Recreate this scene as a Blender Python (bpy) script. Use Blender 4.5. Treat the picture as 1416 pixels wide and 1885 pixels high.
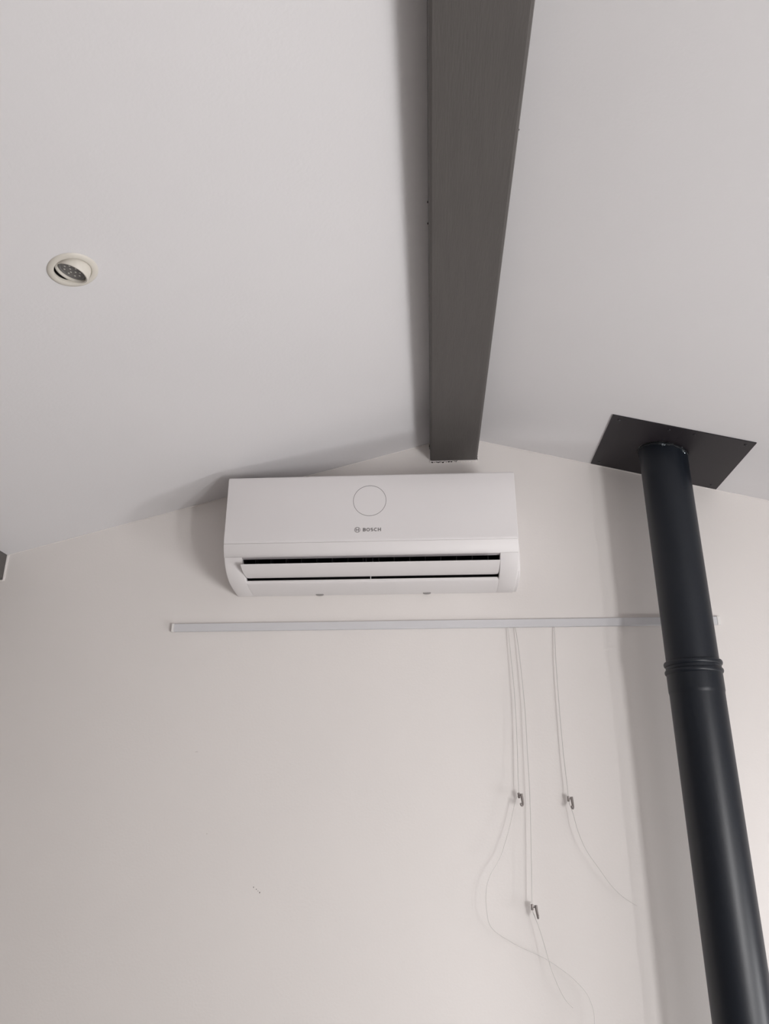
import bpy, bmesh, math, random
from mathutils import Vector, Matrix

random.seed(7)
for o in list(bpy.data.objects):
    bpy.data.objects.remove(o)
scene = bpy.context.scene
COL = scene.collection
Z0 = 2.45                       # height of the air conditioner's top edge above the floor

# ------------------------------------------------------------------ camera
cam_d = bpy.data.cameras.new('camera')
cam_d.sensor_fit = 'VERTICAL'
cam_d.sensor_height = 36.0
cam_d.lens = 1433.54 / 1885 * 36.0
cam_d.clip_start = 0.02
cam = bpy.data.objects.new('camera', cam_d)
COL.objects.link(cam)
CR = Vector((0.99836, 0.05719, -0.00062))
CU = Vector((0.02112, -0.35862, 0.93324))
CF = Vector((-0.05316, 0.93173, 0.35924))
cam.matrix_world = Matrix(((CR.x, CU.x, -CF.x, 0.1542), (CR.y, CU.y, -CF.y, -2.1842),
                           (CR.z, CU.z, -CF.z, Z0 - 0.8815), (0, 0, 0, 1)))
scene.camera = cam

# ------------------------------------------------------------------ world, daylight, exposure
world = bpy.data.worlds.new('sky')
world.use_nodes = True
world.node_tree.nodes['Background'].inputs[0].default_value = (0.86, 0.92, 1.0, 1)
world.node_tree.nodes['Background'].inputs[1].default_value = 0.8
scene.world = world

LX, RX, BY = -1.275, 2.10, -2.85                   # inner faces of the left, right and back walls
# openings for daylight, all outside the picture
SIDE = [(-2.78, -2.42, 0.30, 1.30), (-1.90, -1.30, 0.10, 0.90), (-1.16, -0.74, 0.30, 1.00)]   # in the right wall: y0, y1, z0, z1
BACK = [(1.68, 2.03, 0.30, 1.30)]       # in the back wall: x0, x1, z0, z1


def daylight(name, loc, sx, sy, rot, energy, color):
    d = bpy.data.lights.new(name, 'AREA')
    d.shape = 'RECTANGLE'
    d.size, d.size_y = sx, sy
    d.energy, d.color = energy, color
    o = bpy.data.objects.new(name, d)
    o.location, o.rotation_euler = loc, rot
    COL.objects.link(o)
    return o


WHITE = (1.0, 0.99, 0.99)
for (y0, y1, z0, z1), watt in zip(SIDE, (42, 6, 20)):
    daylight('window_daylight', (RX + 0.14, (y0 + y1) / 2, (z0 + z1) / 2), z1 - z0, y1 - y0, (0, math.radians(90), 0), watt, WHITE)
for (x0, x1, z0, z1), watt in zip(BACK, (42,)):
    daylight('window_daylight', ((x0 + x1) / 2, BY - 0.14, (z0 + z1) / 2), x1 - x0, z1 - z0, (math.radians(90), 0, 0), watt, WHITE)

scene.view_settings.view_transform = 'Standard'
scene.view_settings.look = 'None'
scene.view_settings.exposure = 0.38
scene.view_settings.gamma = 1.0
scene.view_settings.use_curve_mapping = False


# ------------------------------------------------------------------ materials
def mat(name, color, rough=0.6, metallic=0.0, bump=0.0, bscale=200.0, stretch=(1, 1, 1), vary=0.0, vscale=3.0,
        spec=0.5, coat=0.0):
    m = bpy.data.materials.new(name)
    m.use_nodes = True
    nt = m.node_tree
    b = nt.nodes['Principled BSDF']
    b.inputs['Base Color'].default_value = (*color, 1)
    b.inputs['Roughness'].default_value = rough
    b.inputs['Metallic'].default_value = metallic
    b.inputs['Specular IOR Level'].default_value = spec
    b.inputs['Coat Weight'].default_value = coat
    tc = nt.nodes.new('ShaderNodeTexCoord')
    mp = nt.nodes.new('ShaderNodeMapping')
    mp.inputs['Scale'].default_value = stretch
    nt.links.new(tc.outputs['Object'], mp.inputs['Vector'])
    if vary:
        n = nt.nodes.new('ShaderNodeTexNoise')
        n.inputs['Scale'].default_value = vscale
        n.inputs['Detail'].default_value = 4
        r = nt.nodes.new('ShaderNodeValToRGB')
        r.color_ramp.elements[0].position = 0.3
        r.color_ramp.elements[1].position = 0.7
        r.color_ramp.elements[0].color = (*[c * (1 - vary) for c in color], 1)
        r.color_ramp.elements[1].color = (*[min(1, c * (1 + vary)) for c in color], 1)
        nt.links.new(mp.outputs['Vector'], n.inputs['Vector'])
        nt.links.new(n.outputs['Fac'], r.inputs['Fac'])
        nt.links.new(r.outputs['Color'], b.inputs['Base Color'])
    if bump:
        n2 = nt.nodes.new('ShaderNodeTexNoise')
        n2.inputs['Scale'].default_value = bscale
        n2.inputs['Detail'].default_value = 3
        bp = nt.nodes.new('ShaderNodeBump')
        bp.inputs['Strength'].default_value = bump
        bp.inputs['Distance'].default_value = 0.002
        nt.links.new(mp.outputs['Vector'], n2.inputs['Vector'])
        nt.links.new(n2.outputs['Fac'], bp.inputs['Height'])
        nt.links.new(bp.outputs['Normal'], b.inputs['Normal'])
    return m


def glass_mat(name):
    m = bpy.data.materials.new(name)
    m.use_nodes = True
    nt = m.node_tree
    nt.nodes.clear()
    out = nt.nodes.new('ShaderNodeOutputMaterial')
    mix = nt.nodes.new('ShaderNodeMixShader')
    tr = nt.nodes.new('ShaderNodeBsdfTransparent')
    gl = nt.nodes.new('ShaderNodeBsdfGlossy')
    gl.inputs['Roughness'].default_value = 0.02
    mix.inputs[0].default_value = 0.06
    nt.links.new(tr.outputs[0], mix.inputs[1])
    nt.links.new(gl.outputs[0], mix.inputs[2])
    nt.links.new(mix.outputs[0], out.inputs[0])
    return m


M = {
    'wall': mat('wall_paint', (0.80, 0.764, 0.742), 0.75, bump=0.10, bscale=160, vary=0.012, vscale=2.5),
    'ceiling': mat('ceiling_paint', (0.785, 0.772, 0.782), 0.8, bump=0.10, bscale=130, vary=0.012, vscale=2.0),
    'side_wall': mat('dark_unseen_wall', (0.20, 0.175, 0.155), 0.6, bump=0.2, bscale=30, stretch=(1, 8, 0.6), vary=0.15, vscale=4),  # wood look invented; dark to cut light bounced from this unseen wall
    'floor': mat('floor_boards', (0.14, 0.137, 0.134), 0.5, vary=0.15, vscale=2, stretch=(8, 1, 1)),
    'filler': mat('white_filler', (0.84, 0.80, 0.78), 0.7, bump=0.4, bscale=120),
    'crack': mat('dark_gap', (0.03, 0.027, 0.025), 0.9, bump=0.1),
    'beam': mat('grey_beam_paint', (0.098, 0.090, 0.085), 0.6, bump=0.25, bscale=60, stretch=(6, 0.5, 6), vary=0.05,
                vscale=14),
    'plastic': mat('white_plastic', (0.80, 0.775, 0.775), 0.5, bump=0.02, bscale=600),
    'plastic_panel': mat('white_gloss_panel', (0.79, 0.765, 0.768), 0.42, bump=0.01, bscale=600),
    'duct': mat('dark_duct_plastic', (0.018, 0.016, 0.018), 0.5, bump=0.05),
    'lipgrey': mat('duct_lip_plastic', (0.60, 0.57, 0.58), 0.45, bump=0.02),
    'catch': mat('grey_catch_plastic', (0.30, 0.285, 0.28), 0.5, bump=0.02),
    'print': mat('grey_print', (0.24, 0.225, 0.225), 0.5, bump=0.01),
    'alu': mat('rail_enamel', (0.66, 0.655, 0.675), 0.45, bump=0.02, bscale=300, stretch=(0.2, 4, 4)),
    'cap': mat('cap_plastic', (0.82, 0.80, 0.78), 0.4, bump=0.02),
    'cord': mat('perlon_cord', (0.64, 0.62, 0.60), 0.25, bump=0.02),
    'hook': mat('hook_metal', (0.30, 0.27, 0.26), 0.42, metallic=0.75, bump=0.05, bscale=400),
    'flue': mat('black_stove_enamel', (0.0055, 0.0085, 0.0145), 0.40, bump=0.03, bscale=500, vary=0.05, vscale=6, spec=0.42),
    'plate': mat('black_plate_enamel', (0.016, 0.0128, 0.0165), 0.5, bump=0.05, bscale=300, vary=0.08, vscale=8),
    'screw': mat('dark_screw', (0.04, 0.04, 0.045), 0.35, metallic=0.6, bump=0.05),
    'sealant': mat('shiny_sealant', (0.010, 0.012, 0.015), 0.55, bump=0.6, bscale=60, spec=0.3),
    'foil': mat('crumpled_foil', (0.30, 0.34, 0.37), 0.3, metallic=0.8, bump=0.8, bscale=90),
    'trimring': mat('cream_lamp_enamel', (0.70, 0.665, 0.60), 0.42, bump=0.02),
    'lampglass': mat('lamp_lens', (0.17, 0.165, 0.165), 0.25, bump=0.1, bscale=200),
    'led': mat('led_chip', (0.55, 0.54, 0.50), 0.3, bump=0.02),
    'frame': mat('door_frame_paint', (0.10, 0.10, 0.10), 0.5, bump=0.05),
    'ground': mat('terrace_stone', (0.45, 0.43, 0.40), 0.8, bump=0.2, bscale=20, vary=0.1),
    'glass': glass_mat('window_glass'),
    'pencil': mat('pencil_mark', (0.20, 0.18, 0.17), 0.8, bump=0.02),
    'smudge': mat('faint_smudge', (0.62, 0.585, 0.555), 0.8, bump=0.02),
}


# ------------------------------------------------------------------ helpers
def obj(name, bm, material, parent=None, smooth=False, bevel=0.0, segs=2, angle=40):
    if isinstance(bm, bmesh.types.BMesh):
        bmesh.ops.recalc_face_normals(bm, faces=bm.faces)
        me = bpy.data.meshes.new(name)
        bm.to_mesh(me)
        bm.free()
    else:
        me = bm
    me.materials.clear()
    me.materials.append(M[material])
    o = bpy.data.objects.new(name, me)
    COL.objects.link(o)
    if parent:
        o.parent = parent
    if smooth:
        for p in me.polygons:
            p.use_smooth = True
        md = o.modifiers.new('edges', 'EDGE_SPLIT')
        md.split_angle = math.radians(angle)
    if bevel:
        b = o.modifiers.new('bevel', 'BEVEL')
        b.width, b.segments, b.limit_method = bevel, segs, 'ANGLE'
        b.angle_limit = math.radians(35)
        b.harden_normals = False
    return o


def tag(o, label=None, cat=None, group=None, kind=None):
    if label:
        o['label'] = label
    if cat:
        o['category'] = cat
    if group:
        o['group'] = group
    if kind:
        o['kind'] = kind
    return o


def empty(name, loc=(0, 0, 0), rot=(0, 0, 0)):
    o = bpy.data.objects.new(name, None)
    o.empty_display_size = 0.05
    o.location, o.rotation_euler = loc, rot
    COL.objects.link(o)
    return o


def box(bm, x0, x1, y0, y1, z0, z1):
    v = [bm.verts.new(p) for p in ((x0, y0, z0), (x1, y0, z0), (x1, y1, z0), (x0, y1, z0),
                                   (x0, y0, z1), (x1, y0, z1), (x1, y1, z1), (x0, y1, z1))]
    for f in ((0, 3, 2, 1), (4, 5, 6, 7), (0, 1, 5, 4), (1, 2, 6, 5), (2, 3, 7, 6), (3, 0, 4, 7)):
        bm.faces.new([v[i] for i in f])
    return bm


def bx(*a):
    return box(bmesh.new(), *a)


def prism_x(bm, prof, xs, scales=None, center=None):
    """closed (y,z) profile swept along x through stations xs; each station may shrink about center"""
    rings = []
    for i, x in enumerate(xs):
        s = scales[i] if scales else 0.0
        ring = []
        n = len(prof)
        for k, (y, z) in enumerate(prof):
            if s:
                cy, cz = center
                d = Vector((cy - y, cz - z))
                if d.length > 1e-6:
                    d.normalize()
                y, z = y + d.x * s, z + d.y * s
            ring.append(bm.verts.new((x, y, z)))
        rings.append(ring)
    n = len(prof)
    for a, b in zip(rings, rings[1:]):
        for k in range(n):
            bm.faces.new((a[k], a[(k + 1) % n], b[(k + 1) % n], b[k]))
    bm.faces.new(rings[0][::-1])
    bm.faces.new(rings[-1])
    return bm


def prism_y(prof, y0, y1):
    """closed (x,z) profile swept along y"""
    bm = bmesh.new()
    a = [bm.verts.new((x, y0, z)) for x, z in prof]
    b = [bm.verts.new((x, y1, z)) for x, z in prof]
    n = len(prof)
    for k in range(n):
        bm.faces.new((a[k], a[(k + 1) % n], b[(k + 1) % n], b[k]))
    bm.faces.new(a)
    bm.faces.new(b[::-1])
    return bm


def lathe(prof, seg=64, closed=False, bm=None):
    """(r,z) profile turned about the z axis"""
    bm = bm or bmesh.new()
    rings = []
    for r, z in prof:
        if r < 1e-7:
            rings.append([bm.verts.new((0, 0, z))])
        else:
            rings.append([bm.verts.new((r * math.cos(2 * math.pi * k / seg), r * math.sin(2 * math.pi * k / seg), z))
                          for k in range(seg)])
    pairs = list(zip(rings, rings[1:]))
    if closed:
        pairs.append((rings[-1], rings[0]))
    for a, b in pairs:
        for k in range(seg):
            k2 = (k + 1) % seg
            if len(a) == 1 and len(b) == 1:
                continue
            if len(a) == 1:
                bm.faces.new((a[0], b[k], b[k2]))
            elif len(b) == 1:
                bm.faces.new((a[k], a[k2], b[0]))
            else:
                bm.faces.new((a[k], a[k2], b[k2], b[k]))
    return bm


def catmull(pts, sub=8):
    P = [Vector(p) for p in pts]
    P = [P[0] * 2 - P[1]] + P + [P[-1] * 2 - P[-2]]
    out = []
    for i in range(1, len(P) - 2):
        for s in range(sub):
            t = s / sub
            p0, p1, p2, p3 = P[i - 1:i + 3]
            out.append(0.5 * ((2 * p1) + (p2 - p0) * t + (2 * p0 - 5 * p1 + 4 * p2 - p3) * t * t
                              + (3 * p1 - p0 - 3 * p2 + p3) * t ** 3))
    out.append(P[-2])
    return out


def tube(pts, rad, seg=8, bm=None):
    bm = bm or bmesh.new()
    n = len(pts)
    pts = [Vector(p) for p in pts]
    rad = rad if isinstance(rad, (list, tuple)) else [rad] * n
    rings = []
    ref = None
    for i, p in enumerate(pts):
        t = (pts[min(i + 1, n - 1)] - pts[max(i - 1, 0)]).normalized()
        if ref is None:
            ref = Vector((0, 1, 0)) if abs(t.y) < 0.9 else Vector((1, 0, 0))
        a = (ref - t * ref.dot(t)).normalized()
        ref = a
        b = t.cross(a)
        rings.append([bm.verts.new(p + (a * math.cos(2 * math.pi * k / seg) + b * math.sin(2 * math.pi * k / seg)) * rad[i])
                      for k in range(seg)])
    for a, b in zip(rings, rings[1:]):
        for k in range(seg):
            bm.faces.new((a[k], a[(k + 1) % seg], b[(k + 1) % seg], b[k]))
    bm.faces.new(rings[0][::-1])
    bm.faces.new(rings[-1])
    return bm


# ------------------------------------------------------------------ the room
SL, KL = 0.2630, Z0 + 0.1400     # left slope:  z = KL + SL x
SR, KR = -0.2622, Z0 + 0.2746    # right slope: z = KR + SR x
TL, TR = math.atan(SL), math.atan(SR)
RIDGE = (KR - KL) / (SL - SR)
ZR = KL + SL * RIDGE


def zl(x):
    return KL + SL * x


def zr(x):
    return KR + SR * x


def struct(name, bm, material, **k):
    return tag(obj(name, bm, material, **k), kind='structure')


floor = struct('floor', bx(LX, RX, BY, 0, -0.1, 0), 'floor')
wall_front = struct('wall_front', prism_y([(LX, 0), (RX, 0), (RX, zr(RX)), (RIDGE, ZR), (LX, zl(LX))], 0, 0.12), 'wall')
bm = bmesh.new()
zb = zl(LX) - 0.05
xa = LX
for (x0, x1, z0, z1) in sorted(BACK):
    box(bm, xa, x0, BY - 0.12, BY, 0, zb)
    box(bm, x0, x1, BY - 0.12, BY, z1, zb)
    box(bm, x0, x1, BY - 0.12, BY, 0, z0)
    xa = x1
box(bm, xa, RX, BY - 0.12, BY, 0, zb)
tmpb = prism_y([(LX, zb), (RX, zb), (RX, zr(RX)), (RIDGE, ZR), (LX, zl(LX))], BY - 0.12, BY)
tmpm = bpy.data.meshes.new('gable')
tmpb.to_mesh(tmpm)
tmpb.free()
bm.from_mesh(tmpm)
wall_back = struct('wall_back', bm, 'wall')
wall_left = struct('wall_left', bx(LX - 0.12, LX, BY, 0, 0, zl(LX)), 'side_wall')
bm = bmesh.new()
ya = BY
for (y0, y1, z0, z1) in sorted(SIDE):
    box(bm, RX, RX + 0.12, ya, y0, 0, zr(RX))
    box(bm, RX, RX + 0.12, y0, y1, z1, zr(RX))
    box(bm, RX, RX + 0.12, y0, y1, 0, z0)
    ya = y1
box(bm, RX, RX + 0.12, ya, 0, 0, zr(RX))
wall_right = struct('wall_right', bm, 'wall')

# right-hand slope of the ceiling
bm = prism_y([(RIDGE, ZR), (RX, zr(RX)), (RX, zr(RX) + 0.08), (RIDGE, ZR + 0.08)], BY, 0)
ceiling_right = struct('ceiling_right', bm, 'ceiling')

# left-hand slope, with the hole for the recessed spotlight
DLX, DLY = -0.464, -1.080
DL = Vector((DLX, DLY, zl(DLX)))
cu = Vector((math.cos(TL), 0, math.sin(TL)))
NH = 32


def slope_layer(bm, dz, rh):
    """one face of the left slope, left open round the spotlight hole"""
    def P(x, y):
        return bm.verts.new((x, y, zl(x) + dz))
    q = 0.10
    ring_c, ring_s = [], []
    for k in range(NH):
        a = 2 * math.pi * (k + 0.5) / NH
        c_, s_ = math.cos(a), math.sin(a)
        ring_c.append(P(DLX + rh * c_ * math.cos(TL), DLY + rh * s_))
        m_ = max(abs(c_), abs(s_))
        ring_s.append(P(DLX + q * c_ / m_, DLY + q * s_ / m_))
    for k in range(NH):
        k2 = (k + 1) % NH
        bm.faces.new((ring_c[k], ring_c[k2], ring_s[k2], ring_s[k]))
    e = NH // 8
    corners = [P(RIDGE, 0), P(LX, 0), P(LX, BY), P(RIDGE, BY)]
    # sides of the inner square: +y, -x, -y, +x
    for j in range(4):
        i0 = e + j * NH // 4
        side = [ring_s[(i0 - 1 + t) % NH] for t in range(NH // 4 + 2)]
        bm.faces.new([corners[j]] + side[1:-1] + [corners[(j + 1) % 4]])
        bm.faces.new([corners[(j + 1) % 4], side[-2], side[-1]])
    return ring_c, corners


bm = bmesh.new()
c0, k0 = slope_layer(bm, 0, 0.0375)
c1, k1 = slope_layer(bm, 0.08, 0.075)
for A_, B_ in ((c0, c1), (k0, k1)):
    for k in range(len(A_)):
        k2 = (k + 1) % len(A_)
        bm.faces.new((A_[k], A_[k2], B_[k2], B_[k]))
ceiling_left = struct('ceiling_left', bm, 'ceiling')

# thin bead of filler where the gable wall meets each slope
BX0, BX1, BZ = 0.1706, 0.3142, Z0 + 0.1239       # ridge beam: sides and underside


def bead(name, xa, za, xb, zb, r=0.0018):
    pts = []
    n = 60
    for k in range(n + 1):
        t = k / n
        pts.append((xa + (xb - xa) * t, -r * 0.6, za + (zb - za) * t - r * 0.6))
    bm = tube(pts, [r * random.uniform(0.75, 1.15) for _ in pts], 6)
    return struct(name, bm, 'filler', smooth=True)


bead('trim_1', LX, zl(LX), BX0, zl(BX0))
bead('trim_2', BX1, zr(BX1), RX, zr(RX))

# windows that let the daylight in (out of the picture)
def glazing(name, part, loc, rotz, w, h):
    root = tag(empty(name, loc, (0, 0, rotz)), kind='structure')
    e, t = 0.03, 0.03
    bm = bmesh.new()
    box(bm, -w / 2, -w / 2 + e, -t, t, 0, h)
    box(bm, w / 2 - e, w / 2, -t, t, 0, h)
    box(bm, -w / 2 + e, w / 2 - e, -t, t, h - e, h)
    box(bm, -w / 2 + e, w / 2 - e, -t, t, 0, e)
    obj(part, bm, 'frame', root)
    obj('pane', bx(-w / 2 + e, w / 2 - e, -0.004, 0.004, e, h - e), 'glass', root)
    return root


for k, (y0, y1, z0, z1) in enumerate(SIDE):
    glazing('window_%d' % (k + 1), 'window_frame', (RX + 0.06, (y0 + y1) / 2, z0), math.radians(90), y1 - y0, z1 - z0)
for k, (x0, x1, z0, z1) in enumerate(BACK):
    glazing('window_%d' % (k + 4), 'window_frame', ((x0 + x1) / 2, BY - 0.06, z0), 0, x1 - x0, z1 - z0)

# faint marks on the wall
for x, z, w, h, m_ in ((-0.3070, 1.3886, 0.0014, 0.0022, 'pencil'), (-0.2997, 1.3836, 0.0016, 0.0012, 'pencil'),
                       (-0.2950, 1.3795, 0.0010, 0.0010, 'pencil'), (-0.2908, 1.3761, 0.0014, 0.0020, 'pencil'),
                       (-0.4843, 1.7214, 0.0045, 0.0009, 'smudge'), (-0.4387, 1.5146, 0.0012, 0.0018, 'smudge')):
    bm = bmesh.new()
    vs = [bm.verts.new((x + w * math.cos(a) * random.uniform(0.7, 1.2), -0.0003, z + h * math.sin(a) * random.uniform(0.7, 1.2)))
          for a in [2 * math.pi * k / 8 for k in range(8)]]
    f = bm.faces.new(vs)
    e = bmesh.ops.extrude_face_region(bm, geom=[f])
    for v in [g for g in e['geom'] if isinstance(g, bmesh.types.BMVert)]:
        v.co.y = 0.0002
    obj('scuff_mark', bm, m_, wall_front)

# ------------------------------------------------------------------ ridge beam and purlin
CH = 0.006


def chamfered(x0, x1, z0, zt0, zt1, mid=None):
    """beam section with eased lower arrises; top follows the ceiling"""
    p = [(x0, zt0), (x0, z0 + CH), (x0 + CH * 0.3, z0 + CH * 0.3), (x0 + CH, z0), (x1 - CH, z0),
         (x1 - CH * 0.3, z0 + CH * 0.3), (x1, z0 + CH), (x1, zt1)]
    if mid:
        p.append(mid)
    return p


beam = tag(empty('ridge_beam', ((BX0 + BX1) / 2, 0, BZ)),
           'grey painted ridge beam running under the peak of the ceiling above the air conditioner', 'beam')
cx = (BX0 + BX1) / 2
prof = [(x - cx, z - BZ) for x, z in chamfered(BX0, BX1, BZ, zl(BX0) - 0.0003, zr(BX1) - 0.0003, (RIDGE, ZR - 0.0003))]
obj('timber', prism_y(prof, BY + 0.002, -0.0015), 'beam', beam)
# ragged line of filler along the beam's foot on the wall
hwid = (BX1 - BX0) / 2


def ragged_strip(path, w, thick=0.0016, jag=0.35):
    """thin uneven ribbon on the wall (x,z path) with outward width w"""
    bm = bmesh.new()
    rows = []
    for (x, z, nx, nz) in path:
        k = w * random.uniform(1 - jag, 1 + jag)
        rows.append([bm.verts.new(q) for q in ((x, -thick, z), (x + nx * k, -thick * 0.8, z + nz * k),
                                               (x + nx * k, -0.0001, z + nz * k), (x, -0.0001, z))])
    for a, b in zip(rows, rows[1:]):
        for k in range(4):
            bm.faces.new((a[k], a[(k + 1) % 4], b[(k + 1) % 4], b[k]))
    bm.faces.new(rows[0])
    bm.faces.new(rows[-1][::-1])
    return bm


N = 44
path = [(-hwid - 0.001 + (2 * hwid + 0.002) * k / N, 0.0005, 0, -1) for k in range(N + 1)]
obj('filler_line', ragged_strip(path, 0.0048, 0.004), 'filler', beam)
path = [(-hwid + 0.002 + (hwid * 1.15) * k / N, -0.0036 + 0.0026 * (k / N) ** 2 + 0.0013 * math.sin(k * 0.9) * random.random(), 0, -1) for k in range(N + 1)]
obj('paint_crack', ragged_strip(path, 0.0014, 0.0042, 0.9), 'crack', beam)
path = [(hwid + 0.0002, 0.002 + 0.058 * k / 20, 1, 0) for k in range(21)]
obj('filler_line', ragged_strip(path, 0.0032, 0.003), 'filler', beam)
path = [(-hwid - 0.0002, 0.001 + 0.056 * k / 20, -1, 0) for k in range(21)]
obj('filler_line', ragged_strip(path, 0.0030, 0.003), 'filler', beam)
path = [(hwid + 0.0001, 0.000 + 0.022 * k / 12, 1, 0) for k in range(13)]
obj('paint_crack', ragged_strip(path, 0.0016, 0.0036, 0.6), 'crack', beam)
path = [(-hwid - 0.0006, 0.040 + 0.016 * k / 12, -1, 0) for k in range(13)]
obj('paint_crack', ragged_strip(path, 0.0016, 0.0036, 0.6), 'crack', beam)
# little blobs where the beam's edge was painted unevenly
for yb, s in ((-1.03, -1), (-0.973, -1)):
    bm = bmesh.new()
    bmesh.ops.create_icosphere(bm, subdivisions=2, radius=0.0022)
    o = obj('paint_chip', bm, 'crack', beam, smooth=True)
    o.location = (s * hwid, yb, zl(BX0) - BZ - 0.002)
bm = bmesh.new()
bmesh.ops.create_icosphere(bm, subdivisions=2, radius=0.0018)
o = obj('paint_chip', bm, 'beam', beam, smooth=True)
o.location = (hwid, -1.235, 0.008)

PX1 = -1.1165
PX0 = PX1 - 0.1436
PZ = Z0 - 0.2330
pc = (PX0 + PX1) / 2
purlin = tag(empty('purlin_beam', (pc, 0, PZ)),
             'grey painted purlin end just showing at the left edge under the sloping ceiling', 'beam')
prof = [(x - pc, z - PZ) for x, z in chamfered(PX0, PX1, PZ, zl(PX0) - 0.0003, zl(PX1) - 0.0003)]
obj('timber', prism_y(prof, BY + 0.002, -0.0015), 'beam', purlin)
h2 = (PX1 - PX0) / 2
path = [(h2 + 0.0002, -0.002 + (zl(PX1) - PZ + 0.000) * k / 20, 1, 0) for k in range(21)]
obj('filler_line', ragged_strip(path, 0.0045, 0.004), 'filler', purlin)
path = [(-h2 + 2 * h2 * k / 20, 0.0004, 0, -1) for k in range(21)]
obj('filler_line', ragged_strip(path, 0.0030, 0.004), 'filler', purlin)

# ------------------------------------------------------------------ air conditioner
W2 = 0.400
ac = tag(empty('air_conditioner', (0, -0.001, Z0)),
         'white wall-mounted air conditioner with open louvre and a thin ring on its front', 'air conditioner')
YB = -0.0005
# chassis behind the panel
body = bmesh.new()
prism_x(body, [(YB, -0.004), (-0.168, -0.004), (-0.172, -0.008), (-0.172, -0.2150), (YB, -0.2150)],
        [-W2 + 0.001, W2 - 0.001])
obj('body', body, 'plastic', ac)
# front panel
pp = [(-0.160, 0.0), (-0.1845, 0.0), (-0.1875, -0.0008), (-0.1895, -0.0030), (-0.1905, -0.006), (-0.1925, -0.06),
      (-0.1945, -0.13), (-0.1962, -0.19), (-0.1964, -0.1984), (-0.1961, -0.1990), (-0.160, -0.1990)]
bm = prism_x(bmesh.new(), pp, [-W2, -W2 + 0.0008, -W2 + 0.0025, W2 - 0.0025, W2 - 0.0008, W2],
             [0.0025, 0.0008, 0, 0, 0.0008, 0.0025], (-0.16, -0.1))
panel = obj('front_panel', bm, 'plastic_panel', ac, smooth=True, angle=30)
# trim strip under the panel
tp = [(-0.160, -0.1994), (-0.1956, -0.1994), (-0.1959, -0.1998), (-0.1930, -0.2110), (-0.1885, -0.2215), (-0.1832, -0.2315),
      (-0.1810, -0.2332), (-0.1660, -0.2338), (-0.1660, -0.2300)]
bm = prism_x(bmesh.new(), tp, [-W2, -W2 + 0.0008, -W2 + 0.0025, W2 - 0.0025, W2 - 0.0008, W2],
             [0.0025, 0.0008, 0, 0, 0.0008, 0.0025], (-0.165, -0.215))
obj('front_trim', bm, 'plastic', ac, smooth=True, angle=30)
# lower housing: two cheeks and the rear lip between them
LO = [(-0.1818, -0.2338), (-0.1770, -0.2425), (-0.1695, -0.2515), (-0.1600, -0.2600), (-0.1490, -0.2680), (-0.1370, -0.2745),
      (-0.1200, -0.2810), (-0.1000, -0.2865), (-0.0700, -0.2915), (-0.0400, -0.2943), (-0.0100, -0.2950), (YB, -0.2950)]
cheek = LO + [(YB, -0.2155), (-0.1600, -0.2155), (-0.1600, -0.2338)]
OX = 0.3505
housing = bmesh.new()
for s in (-1, 1):
    xs = [s * OX, s * (OX + 0.0006), s * (OX + 0.0020), s * (W2 - 0.005), s * (W2 - 0.0020), s * (W2 - 0.0005), s * W2]
    prism_x(housing, cheek, xs, [0.0020, 0.0006, 0, 0, 0.0008, 0.0025, 0.0045], (-0.06, -0.238))
lip = [(-0.1020, -0.2772), (-0.1032, -0.2785), (-0.1025, -0.2845), (-0.1000, -0.2863), (-0.0955, -0.2876), (-0.0700, -0.2915), (-0.0400, -0.2943), (-0.0100, -0.2950),
       (YB, -0.2950), (YB, -0.2790), (-0.0500, -0.2772)]
prism_x(housing, lip, [-OX, OX])
obj('outlet_housing', housing, 'plastic', ac, smooth=True, angle=28)
# cover plate on the pipe side, a little proud of the cheek
obj('side_cover', prism_x(bmesh.new(), [(YB, -0.030), (-0.100, -0.030), (-0.140, -0.2250), (-0.128, -0.2700), (-0.093, -0.2860),
                                        (-0.040, -0.2925), (YB, -0.2930)], [W2 - 0.001, W2 + 0.0060, W2 + 0.0078], [0, 0, 0.002], (-0.06, -0.16)),
    'plastic', ac, smooth=True, angle=30)
# dark air duct inside the outlet
duct = bmesh.new()
dpts = [(-0.1655, -0.2345), (-0.1600, -0.2250), (-0.1200, -0.2170), (-0.0800, -0.2200), (-0.0450, -0.2400), (-0.0300, -0.2620),
        (-0.0500, -0.2760), (-0.0975, -0.2772)]
ra = [duct.verts.new((-OX, y, z)) for y, z in dpts]
rb = [duct.verts.new((OX, y, z)) for y, z in dpts]
for k in range(len(dpts) - 1):
    duct.faces.new((ra[k], ra[k + 1], rb[k + 1], rb[k]))
for s in (-1, 1):
    duct.faces.new([duct.verts.new((s * (OX - 0.0004), y, z)) for y, z in dpts])
obj('air_duct', duct, 'duct', ac)
obj('duct_lip', prism_x(bmesh.new(), [(-0.1660, -0.2338), (-0.1800, -0.2334), (-0.1800, -0.2344), (-0.1660, -0.2352)], [-OX, OX]),
    'lipgrey', ac)
# upright vanes in the duct
vm = bmesh.new()
prism_x(vm, [(-0.1480, -0.2290), (-0.1100, -0.2220), (-0.0900, -0.2400), (-0.1150, -0.2620), (-0.1420, -0.2520)],
        [-0.0007, 0.0007])
bmesh.ops.recalc_face_normals(vm, faces=vm.faces)
vmesh = bpy.data.meshes.new('vane')
vm.to_mesh(vmesh)
vm.free()
vmesh.materials.append(M['duct'])
for k in range(16):
    v = bpy.data.objects.new('vane', vmesh)
    COL.objects.link(v)
    v.parent = ac
    v.location = (-0.32 + 0.0427 * k, 0, 0)
for x in (-0.012, 0.006):
    obj('vane_post', bx(x - 0.0015, x + 0.0015, -0.155, -0.150, -0.2560, -0.2300), 'screw', ac)
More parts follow.
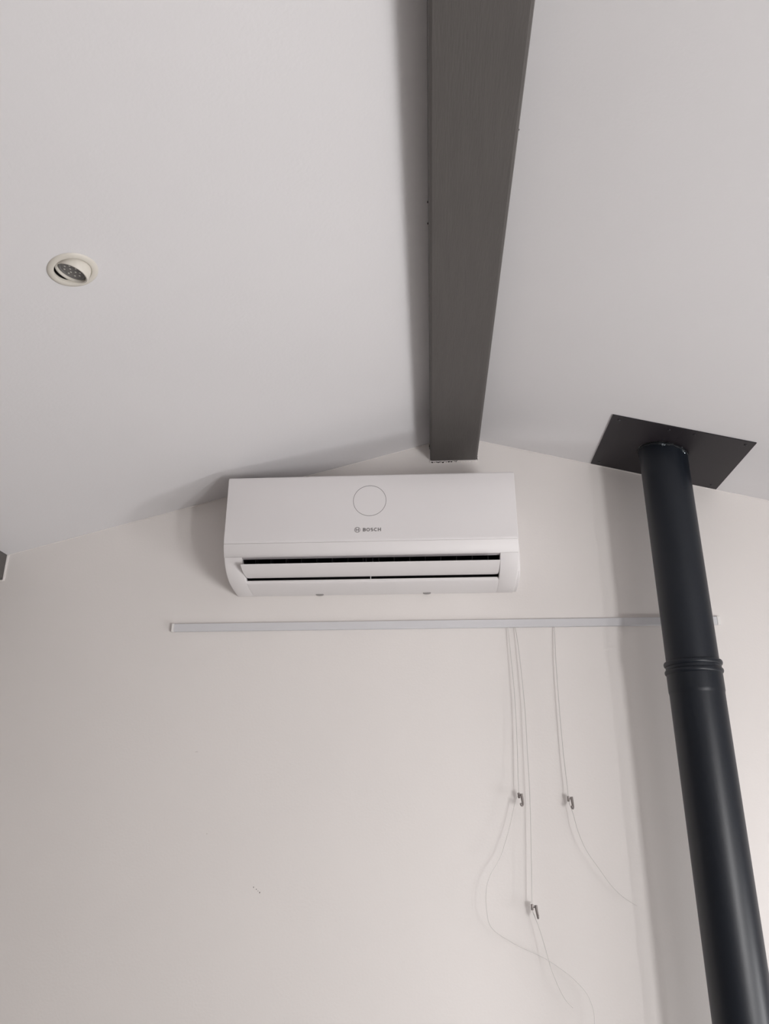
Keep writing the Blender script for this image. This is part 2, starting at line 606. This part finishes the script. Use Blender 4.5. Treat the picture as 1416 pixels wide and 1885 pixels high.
# open louvre: a shallow curved blade
FX = 0.3478
n = 10
fl = bmesh.new()
f0, f1 = Vector((-0.1985, -0.2615)), Vector((-0.1065, -0.2712))
chord = f1 - f0
nrm = Vector((chord.y, -chord.x)).normalized()
if nrm.y > 0:
    nrm = -nrm
under, over = [], []
for k in range(n + 1):
    t = k / n
    sag = 0.0065 * 4 * t * (1 - t)
    p = f0 + chord * t + nrm * sag
    th = 0.0032 * min(1, 6 * t + 0.35, 6 * (1 - t) + 0.35)
    under.append(p)
    over.append(p - nrm * th)
xs = [-1, -0.998, -0.99, 0.99, 0.998, 1]
rows = []
for ix, xf in enumerate(xs):
    row = []
    cut = {0: 0.010, 1: 0.004, 2: 0, 3: 0, 4: 0.004, 5: 0.010}[ix]
    d = chord.normalized()
    for k in range(n + 1):
        t = k / n
        lim = 1 - cut / chord.length
        tt = min(t, lim)
        q = f0 + chord * tt + nrm * 0.0065 * 4 * tt * (1 - tt)
        row.append((FX * xf, q))
    rows.append(row)
U = [[fl.verts.new((x, q.x, q.y - 0.00001 * k)) for k, (x, q) in enumerate(r)] for r in rows]
O = [[fl.verts.new((x, q.x - nrm.x * 0.003, q.y - nrm.y * 0.003)) for k, (x, q) in enumerate(r)] for r in rows]
for A, flip in ((U, False), (O, True)):
    for a, b in zip(A, A[1:]):
        for k in range(n):
            f = (a[k], a[k + 1], b[k + 1], b[k])
            fl.faces.new(f[::-1] if flip else f)
for i in range(len(rows) - 1):
    fl.faces.new((U[i][0], U[i + 1][0], O[i + 1][0], O[i][0]))
    fl.faces.new((U[i][n], U[i + 1][n], O[i + 1][n], O[i][n]))
for k in range(n):
    fl.faces.new((U[0][k], U[0][k + 1], O[0][k + 1], O[0][k]))
    fl.faces.new((U[-1][k], U[-1][k + 1], O[-1][k + 1], O[-1][k]))
bmesh.ops.remove_doubles(fl, verts=fl.verts, dist=0.000002)
louvre = obj('louvre', fl, 'plastic', ac, smooth=True, angle=35)
obj('louvre_bracket', bx(-0.0035, -0.0020, -0.1085, -0.102, -0.2790, -0.2690), 'plastic', louvre)
# release catches under the rear edge
for x in (-0.1576, 0.1520):
    bm = bmesh.new()
    m_ = 12
    a_ = [bm.verts.new((x + 0.0115 * math.cos(math.pi * k / m_), -0.014, -0.2945 - 0.0034 * math.sin(math.pi * k / m_)))
          for k in range(m_ + 1)]
    b_ = [bm.verts.new((v.co.x, -0.004, v.co.z)) for v in a_]
    for k in range(m_):
        bm.faces.new((a_[k], a_[k + 1], b_[k + 1], b_[k]))
    bm.faces.new(a_)
    bm.faces.new(b_[::-1])
    bm.faces.new((a_[0], b_[0], b_[m_], a_[m_]))
    obj('release_catch', bm, 'catch', ac)


# printing on the front panel follows the slight lean of its face
def face_y(z):
    pts = [(-0.006, -0.1905), (-0.06, -0.1925), (-0.13, -0.1945), (-0.19, -0.1962)]
    for (za, ya), (zb, yb) in zip(pts, pts[1:]):
        if z >= zb:
            return ya + (yb - ya) * (z - za) / (zb - za)
    return pts[-1][1]


def on_panel(x, z, lift):
    return (x, face_y(z) - lift, z)


def flat_ring(x, z, r0, r1, seg=96):
    bm = bmesh.new()
    rings = []
    for r, l in ((r0, 0.0), (r0, 0.0003), (r1, 0.0003), (r1, 0.0)):
        rings.append([bm.verts.new(on_panel(x + r * math.cos(2 * math.pi * k / seg), z + r * math.sin(2 * math.pi * k / seg), l))
                      for k in range(seg)])
    for a, b in ((0, 1), (1, 2), (2, 3), (3, 0)):
        for k in range(seg):
            k2 = (k + 1) % seg
            bm.faces.new((rings[a][k], rings[a][k2], rings[b][k2], rings[b][k]))
    return bm


def stroke_poly(polys):
    """flat polygons (x,z lists) raised a hair above the panel"""
    bm = bmesh.new()
    for poly in polys:
        a = [bm.verts.new(on_panel(x, z, 0.0003)) for x, z in poly]
        b = [bm.verts.new(on_panel(x, z, 0.0)) for x, z in poly]
        k = len(poly)
        bm.faces.new(a)
        for i in range(k):
            bm.faces.new((a[i], a[(i + 1) % k], b[(i + 1) % k], b[i]))
    return bm


obj('display_ring', flat_ring(-0.0003, -0.0795, 0.0446, 0.0459), 'print', panel)
# emblem: ring with the armature mark inside
EX, EZ = -0.0333, -0.1655
em = flat_ring(EX, EZ, 0.0065, 0.0081, 48)
tmp = stroke_poly([[(EX - 0.0040, EZ - 0.0012), (EX + 0.0040, EZ - 0.0012), (EX + 0.0040, EZ + 0.0012), (EX - 0.0040, EZ + 0.0012)]])
mtmp = bpy.data.meshes.new('tmp')
tmp.to_mesh(mtmp)
tmp.free()
em.from_mesh(mtmp)
polys = []
for s in (-1, 1):
    r_in, r_out = 0.0034, 0.0048
    arc = [math.radians(a) for a in range(-52, 53, 8)]
    for a0, a1 in zip(arc, arc[1:]):
        polys.append([(EX + s * r_in * math.cos(a0), EZ + r_in * math.sin(a0) * 1.35),
                      (EX + s * r_out * math.cos(a0), EZ + r_out * math.sin(a0) * 1.35),
                      (EX + s * r_out * math.cos(a1), EZ + r_out * math.sin(a1) * 1.35),
                      (EX + s * r_in * math.cos(a1), EZ + r_in * math.sin(a1) * 1.35)])
tmp = stroke_poly(polys)
tmp.to_mesh(mtmp)
tmp.free()
em.from_mesh(mtmp)
obj('emblem', em, 'print', panel)


def thick_path(pts, w):
    """polyline of (x,z) -> list of quads of width w, mitred"""
    out = []
    k = len(pts)
    L_, R_ = [], []
    for i in range(k):
        p = Vector(pts[i])
        d0 = (Vector(pts[i]) - Vector(pts[i - 1])).normalized() if i > 0 else None
        d1 = (Vector(pts[i + 1]) - Vector(pts[i])).normalized() if i < k - 1 else None
        d0 = d0 or d1
        d1 = d1 or d0
        t = (d0 + d1).normalized()
        nn = Vector((-t.y, t.x))
        sc = w / 2 / max(0.5, nn.dot(Vector((-d0.y, d0.x))))
        L_.append(p + nn * sc)
        R_.append(p - nn * sc)
    for i in range(k - 1):
        out.append([tuple(L_[i]), tuple(L_[i + 1]), tuple(R_[i + 1]), tuple(R_[i])])
    return out


def arc(cx_, cz_, rx, rz, a0, a1, m=10):
    return [(cx_ + rx * math.cos(math.radians(a0 + (a1 - a0) * k / m)), cz_ + rz * math.sin(math.radians(a0 + (a1 - a0) * k / m)))
            for k in range(m + 1)]


# bold capitals, drawn in a unit cap height
CAP, SW = 0.0100, 0.25
glyphs = {
    'B': (0.78, [[(0.125, 0.0), (0.125, 1.0)],
                 [(0.10, 0.875), (0.40, 0.875)] + arc(0.42, 0.70, 0.21, 0.175, 90, -90, 8) + [(0.10, 0.525)],
                 [(0.40, 0.525)] + arc(0.42, 0.325, 0.235, 0.20, 90, -90, 8) + [(0.10, 0.125)]]),
    'O': (0.98, [arc(0.47, 0.5, 0.36, 0.39, 0, 360, 24)]),
    'S': (0.76, [arc(0.36, 0.70, 0.25, 0.185, 35, 270, 12) + arc(0.36, 0.315, 0.26, 0.20, 90, -145, 12)]),
    'C': (0.88, [arc(0.47, 0.5, 0.36, 0.39, 48, 312, 18)]),
    'H': (0.86, [[(0.125, 0.0), (0.125, 1.0)], [(0.715, 0.0), (0.715, 1.0)], [(0.2, 0.5), (0.65, 0.5)]]),
}
total = sum(glyphs[c][0] for c in 'BOSCH') + 4 * 0.10
sx = 0.0497 / total
x = -0.0182
for c in 'BOSCH':
    w_, strokes = glyphs[c]
    polys = []
    for st in strokes:
        for q in thick_path(st, SW):
            polys.append([(x + a * sx, -0.1655 - CAP / 2 + b * CAP) for a, b in q])
    obj('letter', stroke_poly(polys), 'print', panel)
    x += (w_ + 0.10) * sx

# ------------------------------------------------------------------ picture rail
RZ = Z0 - 0.3860
rail = tag(empty('picture_rail', (0.19, 0, RZ)),
           'slim pale aluminium picture rail fixed on the wall below the air conditioner', 'rail')
rx0, rx1 = -0.578 - 0.19, 0.955 - 0.19
pr = [(-0.0005, -0.0115), (-0.0090, -0.0115), (-0.0105, -0.0100), (-0.0105, 0.0100), (-0.0090, 0.0112), (-0.0005, 0.0112)]
rl = obj('rail_profile', prism_x(bmesh.new(), pr, [rx0, rx1]), 'alu', rail)
rl.rotation_euler = (0, 0, 0)
cp = [(-0.0005, -0.0122), (-0.0105, -0.0122), (-0.0115, -0.0110), (-0.0115, 0.0110), (-0.0105, 0.0120), (-0.0005, 0.0120)]
obj('end_cap', prism_x(bmesh.new(), cp, [rx0 - 0.0065, rx0 - 0.0002]), 'cap', rail, bevel=0.0006)
obj('end_cap', prism_x(bmesh.new(), cp, [rx1 + 0.0002, rx1 + 0.0085]), 'cap', rail, bevel=0.0006)

# ------------------------------------------------------------------ hanging cords with hooks
C1 = [(0.3775, -0.008, 2.0520), (0.3805, -0.013, 1.9758), (0.3842, -0.016, 1.8657), (0.3837, -0.018, 1.7599), (0.3804, -0.02, 1.6581),
      (0.3792, -0.021, 1.6118)]
T1 = [(0.3689, -0.022, 1.5923), (0.3525, -0.024, 1.5376), (0.3432, -0.026, 1.5103), (0.3233, -0.03, 1.462), (0.2958, -0.035, 1.4208),
      (0.2839, -0.04, 1.388), (0.2823, -0.045, 1.3409), (0.2941, -0.045, 1.3031), (0.3472, -0.045, 1.2704), (0.4093, -0.045, 1.2439),
      (0.4458, -0.045, 1.2231), (0.4786, -0.045, 1.1998), (0.5072, -0.045, 1.1698), (0.5197, -0.045, 1.1374), (0.52, -0.045, 1.1082),
      (0.5143, -0.045, 1.0655)]
C2 = [(0.3981, -0.008, 2.0520), (0.4032, -0.013, 1.9905), (0.4072, -0.016, 1.9015), (0.4095, -0.018, 1.812), (0.4085, -0.02, 1.7084),
      (0.408, -0.021, 1.6249), (0.4056, -0.022, 1.5548), (0.4004, -0.023, 1.4449), (0.3955, -0.024, 1.3527)]
T2 = [(0.3960, -0.026, 1.3396), (0.4090, -0.03, 1.302), (0.4198, -0.035, 1.2595), (0.4289, -0.04, 1.2208), (0.444, -0.045, 1.1802),
      (0.4573, -0.047, 1.1561), (0.4726, -0.05, 1.1406)]
C3 = [(0.507, -0.008, 2.0520), (0.5031, -0.012, 1.9561), (0.5018, -0.014, 1.8294), (0.5028, -0.016, 1.715), (0.5055, -0.018, 1.6379),
      (0.5059, -0.019, 1.6035)]
T3 = [(0.5075, -0.022, 1.5856), (0.5133, -0.026, 1.5643), (0.5219, -0.032, 1.52), (0.5374, -0.036, 1.4782), (0.5626, -0.04, 1.4387),
      (0.5876, -0.043, 1.4014), (0.6133, -0.046, 1.3751), (0.6448, -0.05, 1.3545)]


def hanger(C, T, label, yaw, lean):
    root = tag(empty('hanging_cord', C[0]), label, 'hanging cord', 'picture cords hanging from the rail')
    o0 = Vector(C[0])
    line = catmull(C, 10)
    obj('cord', tube([p - o0 for p in line], 0.00095, 8), 'cord', root, smooth=True, angle=60)
    tail = catmull([C[-1]] + T, 8)
    nt_ = len(tail)
    obj('cord_tail', tube([p - o0 for p in tail], [0.00085 - 0.00035 * k / nt_ for k in range(nt_)], 8), 'cord', root, smooth=True,
        angle=60)
    # hook: barrel clamp on the cord, pin, and a drop lever with a curled toe
    hk = lathe([(0, 0.0085), (0.0024, 0.0085), (0.0030, 0.0078), (0.0030, -0.0040), (0.0024, -0.0048), (0, -0.0048)], 16)
    tube([(0.0015, 0, 0.0020), (0.0085, -0.001, 0.0015)], 0.0014, 8, hk)
    lever = catmull([(0.0085, -0.001, 0.0065), (0.0092, -0.002, 0.0015), (0.0105, -0.004, -0.0080), (0.0118, -0.007, -0.0170),
                     (0.0122, -0.011, -0.0205), (0.0120, -0.016, -0.0190), (0.0118, -0.018, -0.0140)], 4)
    tube(lever, [0.0038 - 0.0012 * min(1, k / 16) for k in range(len(lever))], 10, hk)
    h = obj('hook', hk, 'hook', root, smooth=True)
    h.location = Vector(C[-1]) - o0 + Vector((0, 0, -0.006))
    h.rotation_euler = (lean, 0, yaw)
    return root


hanger(C1, T1, 'hanging cord furthest left, its hook twisted sideways and its tail looping far to the right', math.radians(-35),
       math.radians(12))
hanger(C2, T2, 'longest hanging cord with the lowest hook, middle one of the three', math.radians(-5), 0)
hanger(C3, T3, 'hanging cord nearest the black flue, tail sweeping right towards it', math.radians(-25), math.radians(4))

# ------------------------------------------------------------------ black flue pipe
FXC, FYC = 0.820, -0.167
flue = tag(empty('flue_pipe', (FXC, FYC, 0)),
           'black enamelled stove flue rising to a square plate on the sloping ceiling', 'flue pipe')
JZ = Z0 - 0.560                                # joint height
zc = zr(FXC)
# upper pipe ends in the slope of the ceiling
SEG = 72
bm = bmesh.new()
R1 = 0.0635
ra = [bm.verts.new((R1 * math.cos(2 * math.pi * k / SEG), R1 * math.sin(2 * math.pi * k / SEG), JZ + 0.002)) for k in range(SEG)]
rb = [bm.verts.new((v.co.x, v.co.y, zr(FXC + v.co.x) - 0.004)) for v in ra]
for k in range(SEG):
    bm.faces.new((ra[k], ra[(k + 1) % SEG], rb[(k + 1) % SEG], rb[k]))
bm.faces.new(ra[::-1])
bm.faces.new(rb)
obj('upper_pipe', bm, 'flue', flue, smooth=True, angle=50)
R2 = 0.0655
low = lathe([(0, 0.001), (R2, 0.001), (R2, JZ - 0.050), (R2 + 0.0004, JZ - 0.046), (R2 + 0.0012, JZ - 0.043), (R2 + 0.0014, JZ - 0.038),
             (R2 + 0.0014, JZ - 0.010), (R2 + 0.0012, JZ + 0.0), (0, JZ + 0.0)], SEG)
lower = obj('lower_pipe', low, 'flue', flue, smooth=True, angle=50)


def ring(r, z, h, out):
    m_ = 10
    prof_ = [(r - 0.002, z + h / 2)] + [(r + out * math.cos(math.radians(a)), z + h / 2 * math.sin(math.radians(a)))
                                        for a in [90 - 180 * k / m_ for k in range(m_ + 1)]] + [(r - 0.002, z - h / 2)]
    return lathe(prof_, SEG, closed=True)


obj('collar_ring', ring(R2 + 0.0008, JZ + 0.026, 0.013, 0.0042), 'flue', lower, smooth=True, angle=50)
obj('collar_ring', ring(R2 + 0.0004, JZ + 0.006, 0.013, 0.0044), 'flue', lower, smooth=True, angle=50)
obj('collar_sleeve', lathe([(R1 + 0.0002, JZ), (R2 + 0.0010, JZ), (R2 + 0.0012, JZ + 0.030), (R1 + 0.0002, JZ + 0.031)], SEG, closed=True),
    'flue', lower, smooth=True, angle=50)

# ceiling plate in two halves, lying on the slope
PCX, PCY = 0.8335, -0.1635
PW, PD = 0.369 / 2, 0.309 / 2
bm = bmesh.new()
n_ = Vector((0, 0, 1))


def half_plate(s):
    """half of the square plate with a half-round cut for the pipe (axis is upright, plate is tilted)"""
    bm = bmesh.new()
    ox, oy = (FXC - PCX) / math.cos(TR), FYC - PCY
    rr = R1 + 0.0012
    pts = []
    g = 0.00006
    m_ = 24
    y_ = math.sqrt(max(0, rr * rr - (ox * math.cos(TR)) ** 2))
    arc_ = []
    for k in range(361):
        a = math.radians(k)
        px_, py_ = ox + rr / math.cos(TR) * math.cos(a), oy + rr * math.sin(a)
        if s * px_ > g:
            arc_.append((math.atan2(py_ - oy, (px_ - ox) * s), px_, py_))
    arc_.sort()
    arc_ = arc_[::8] + [arc_[-1]]
    pts = [(s * g, -PD), (s * PW, -PD), (s * PW, PD), (s * g, PD), (s * g, arc_[-1][2])]
    pts += [(p[1], p[2]) for p in reversed(arc_)]
    pts += [(s * g, arc_[0][2])]
    clean = []
    for p in pts:
        if not clean or (Vector(p) - Vector(clean[-1])).length > 1e-4:
            clean.append(p)
    lo = [bm.verts.new((x_, y_, -0.0032)) for x_, y_ in clean]
    hi = [bm.verts.new((x_, y_, -0.0004)) for x_, y_ in clean]
    k_ = len(clean)
    bm.faces.new(lo)
    bm.faces.new(hi[::-1])
    for i in range(k_):
        bm.faces.new((lo[i], lo[(i + 1) % k_], hi[(i + 1) % k_], hi[i]))
    return bm


plate_l = half_plate(-1)
plate_r = half_plate(1)
halves = []
for b_ in (plate_l, plate_r):
    h = obj('plate_half', b_, 'plate', flue)
    h.location = (PCX - FXC, PCY - FYC, zr(PCX))
    h.rotation_euler = (0, -TR, 0)
    halves.append(h)
sm = lathe([(0, -0.0052), (0.0022, -0.0050), (0.0036, -0.0042), (0.0040, -0.0032), (0, -0.0032)], 16)
sme = bpy.data.meshes.new('screw')
sm.to_mesh(sme)
sm.free()
sme.materials.append(M['screw'])
for p in sme.polygons:
    p.use_smooth = True
for h, s in ((halves[0], -1), (halves[1], 1)):
    for xx in (0.0325, PW - 0.021):
        for yy in (-PD + 0.019, PD - 0.022):
            v = bpy.data.objects.new('screw', sme)
            COL.objects.link(v)
            v.parent = h
            v.location = (s * xx, yy, 0)
# crumpled shiny sealant where the pipe meets the plate
sb = bmesh.new()
nseg = 140
rings = []
for k in range(nseg):
    a = 2 * math.pi * k / nseg
    rad = 0.0026 + 0.0009 * math.sin(a * 11 + 1.3) * math.sin(a * 4.3) + random.uniform(-0.0007, 0.0007)
    cxr, cyr = R1 * math.cos(a), R1 * math.sin(a)
    c = Vector((cxr, cyr, zr(FXC + cxr) - 0.0045))
    e1 = Vector((math.cos(a), math.sin(a), 0))
    row = []
    for q in range(8):
        b = 2 * math.pi * q / 8
        row.append(sb.verts.new(c + e1 * rad * math.cos(b) + Vector((0, 0, 1)) * rad * 1.5 * (math.sin(b) - 0.7)))
    rings.append(row)
for k in range(nseg):
    for q in range(8):
        sb.faces.new((rings[k][q], rings[k][(q + 1) % 8], rings[(k + 1) % nseg][(q + 1) % 8], rings[(k + 1) % nseg][q]))
obj('sealant_bead', sb, 'sealant', flue, smooth=True, angle=80)
# two scraps of foil tape left showing under the plate
for a0, a1, h0, h1 in ((-112, -97, 0.006, 0.017), (-58, -44, 0.004, 0.020)):
    fb = bmesh.new()
    grid = []
    for i in range(9):
        row = []
        for j in range(6):
            a = math.radians(a0 + (a1 - a0) * i / 8)
            edge = random.uniform(-0.002, 0.002) if j in (0, 5) else 0
            rr = R1 + random.uniform(0.0004, 0.0022)
            px_, py_ = rr * math.cos(a), rr * math.sin(a)
            row.append(fb.verts.new((px_, py_, zr(FXC + px_) - h0 - (h1 - h0) * j / 5 * math.sin(math.pi * (i + 1) / 10) + edge)))
        grid.append(row)
    lower_layer = [[fb.verts.new((v.co.x * 0.985, v.co.y * 0.985, v.co.z)) for v in row] for row in grid]
    for L_, fl_ in ((grid, False), (lower_layer, True)):
        for i in range(8):
            for j in range(5):
                q_ = (L_[i][j], L_[i + 1][j], L_[i + 1][j + 1], L_[i][j + 1])
                fb.faces.new(q_[::-1] if fl_ else q_)
    obj('foil_scrap', fb, 'foil', flue)

# ------------------------------------------------------------------ recessed spotlight
spot = tag(empty('recessed_spotlight', DL, (0, -TL, 0)),
           'round cream recessed spotlight tilted in its ring on the left ceiling slope', 'spotlight')
ringp = [(0.0318, 0.004), (0.0312, -0.0010), (0.0322, -0.0028), (0.0345, -0.0036), (0.0390, -0.0030), (0.0422, -0.0016), (0.0430, -0.0003),
         (0.0350, -0.0002), (0.0345, 0.004)]
obj('trim_ring', lathe(ringp, 64, closed=True), 'trimring', spot, smooth=True, angle=40)
can = lathe([(0.0352, 0.0005), (0.0352, 0.070), (0, 0.070)], 48)
obj('can', can, 'duct', spot, smooth=True, angle=40)
TILT = math.radians(29)
gim = lathe([(0.0255, 0.0030), (0.0262, -0.0008), (0.0285, -0.0012), (0.0296, 0.0004), (0.0298, 0.0120), (0.0285, 0.0240), (0.0255, 0.0300),
             (0.0250, 0.0300)], 56, closed=True)
gimbal = obj('gimbal', gim, 'trimring', spot, smooth=True, angle=45)
ax = Vector((math.cos(math.radians(86)), math.sin(math.radians(86)), 0))
gimbal.rotation_mode = 'QUATERNION'
gimbal.rotation_quaternion = Matrix.Rotation(TILT, 3, ax).to_quaternion()
gimbal.location = (-0.0036, 0.0014, -0.0042)
lens = obj('lamp', lathe([(0, 0.0040), (0.0205, 0.0040), (0.0215, 0.0030), (0.0240, 0.0028), (0.0252, 0.0050), (0.0252, 0.0250), (0, 0.0300)], 48),
           'lampglass', gimbal, smooth=True, angle=40)
lm = lathe([(0, 0.0031), (0.0012, 0.0032), (0.0017, 0.0036), (0.0018, 0.0041), (0, 0.0041)], 12)
lme = bpy.data.meshes.new('led')
lm.to_mesh(lme)
lm.free()
lme.materials.append(M['led'])
for r_, cnt, ph in ((0.006, 3, 0.3), (0.0145, 8, 0.1)):
    for k in range(cnt):
        v = bpy.data.objects.new('led', lme)
        COL.objects.link(v)
        v.parent = gimbal
        a = ph + 2 * math.pi * k / cnt
        v.location = (r_ * math.cos(a), r_ * math.sin(a), 0)

bpy.context.view_layer.update()
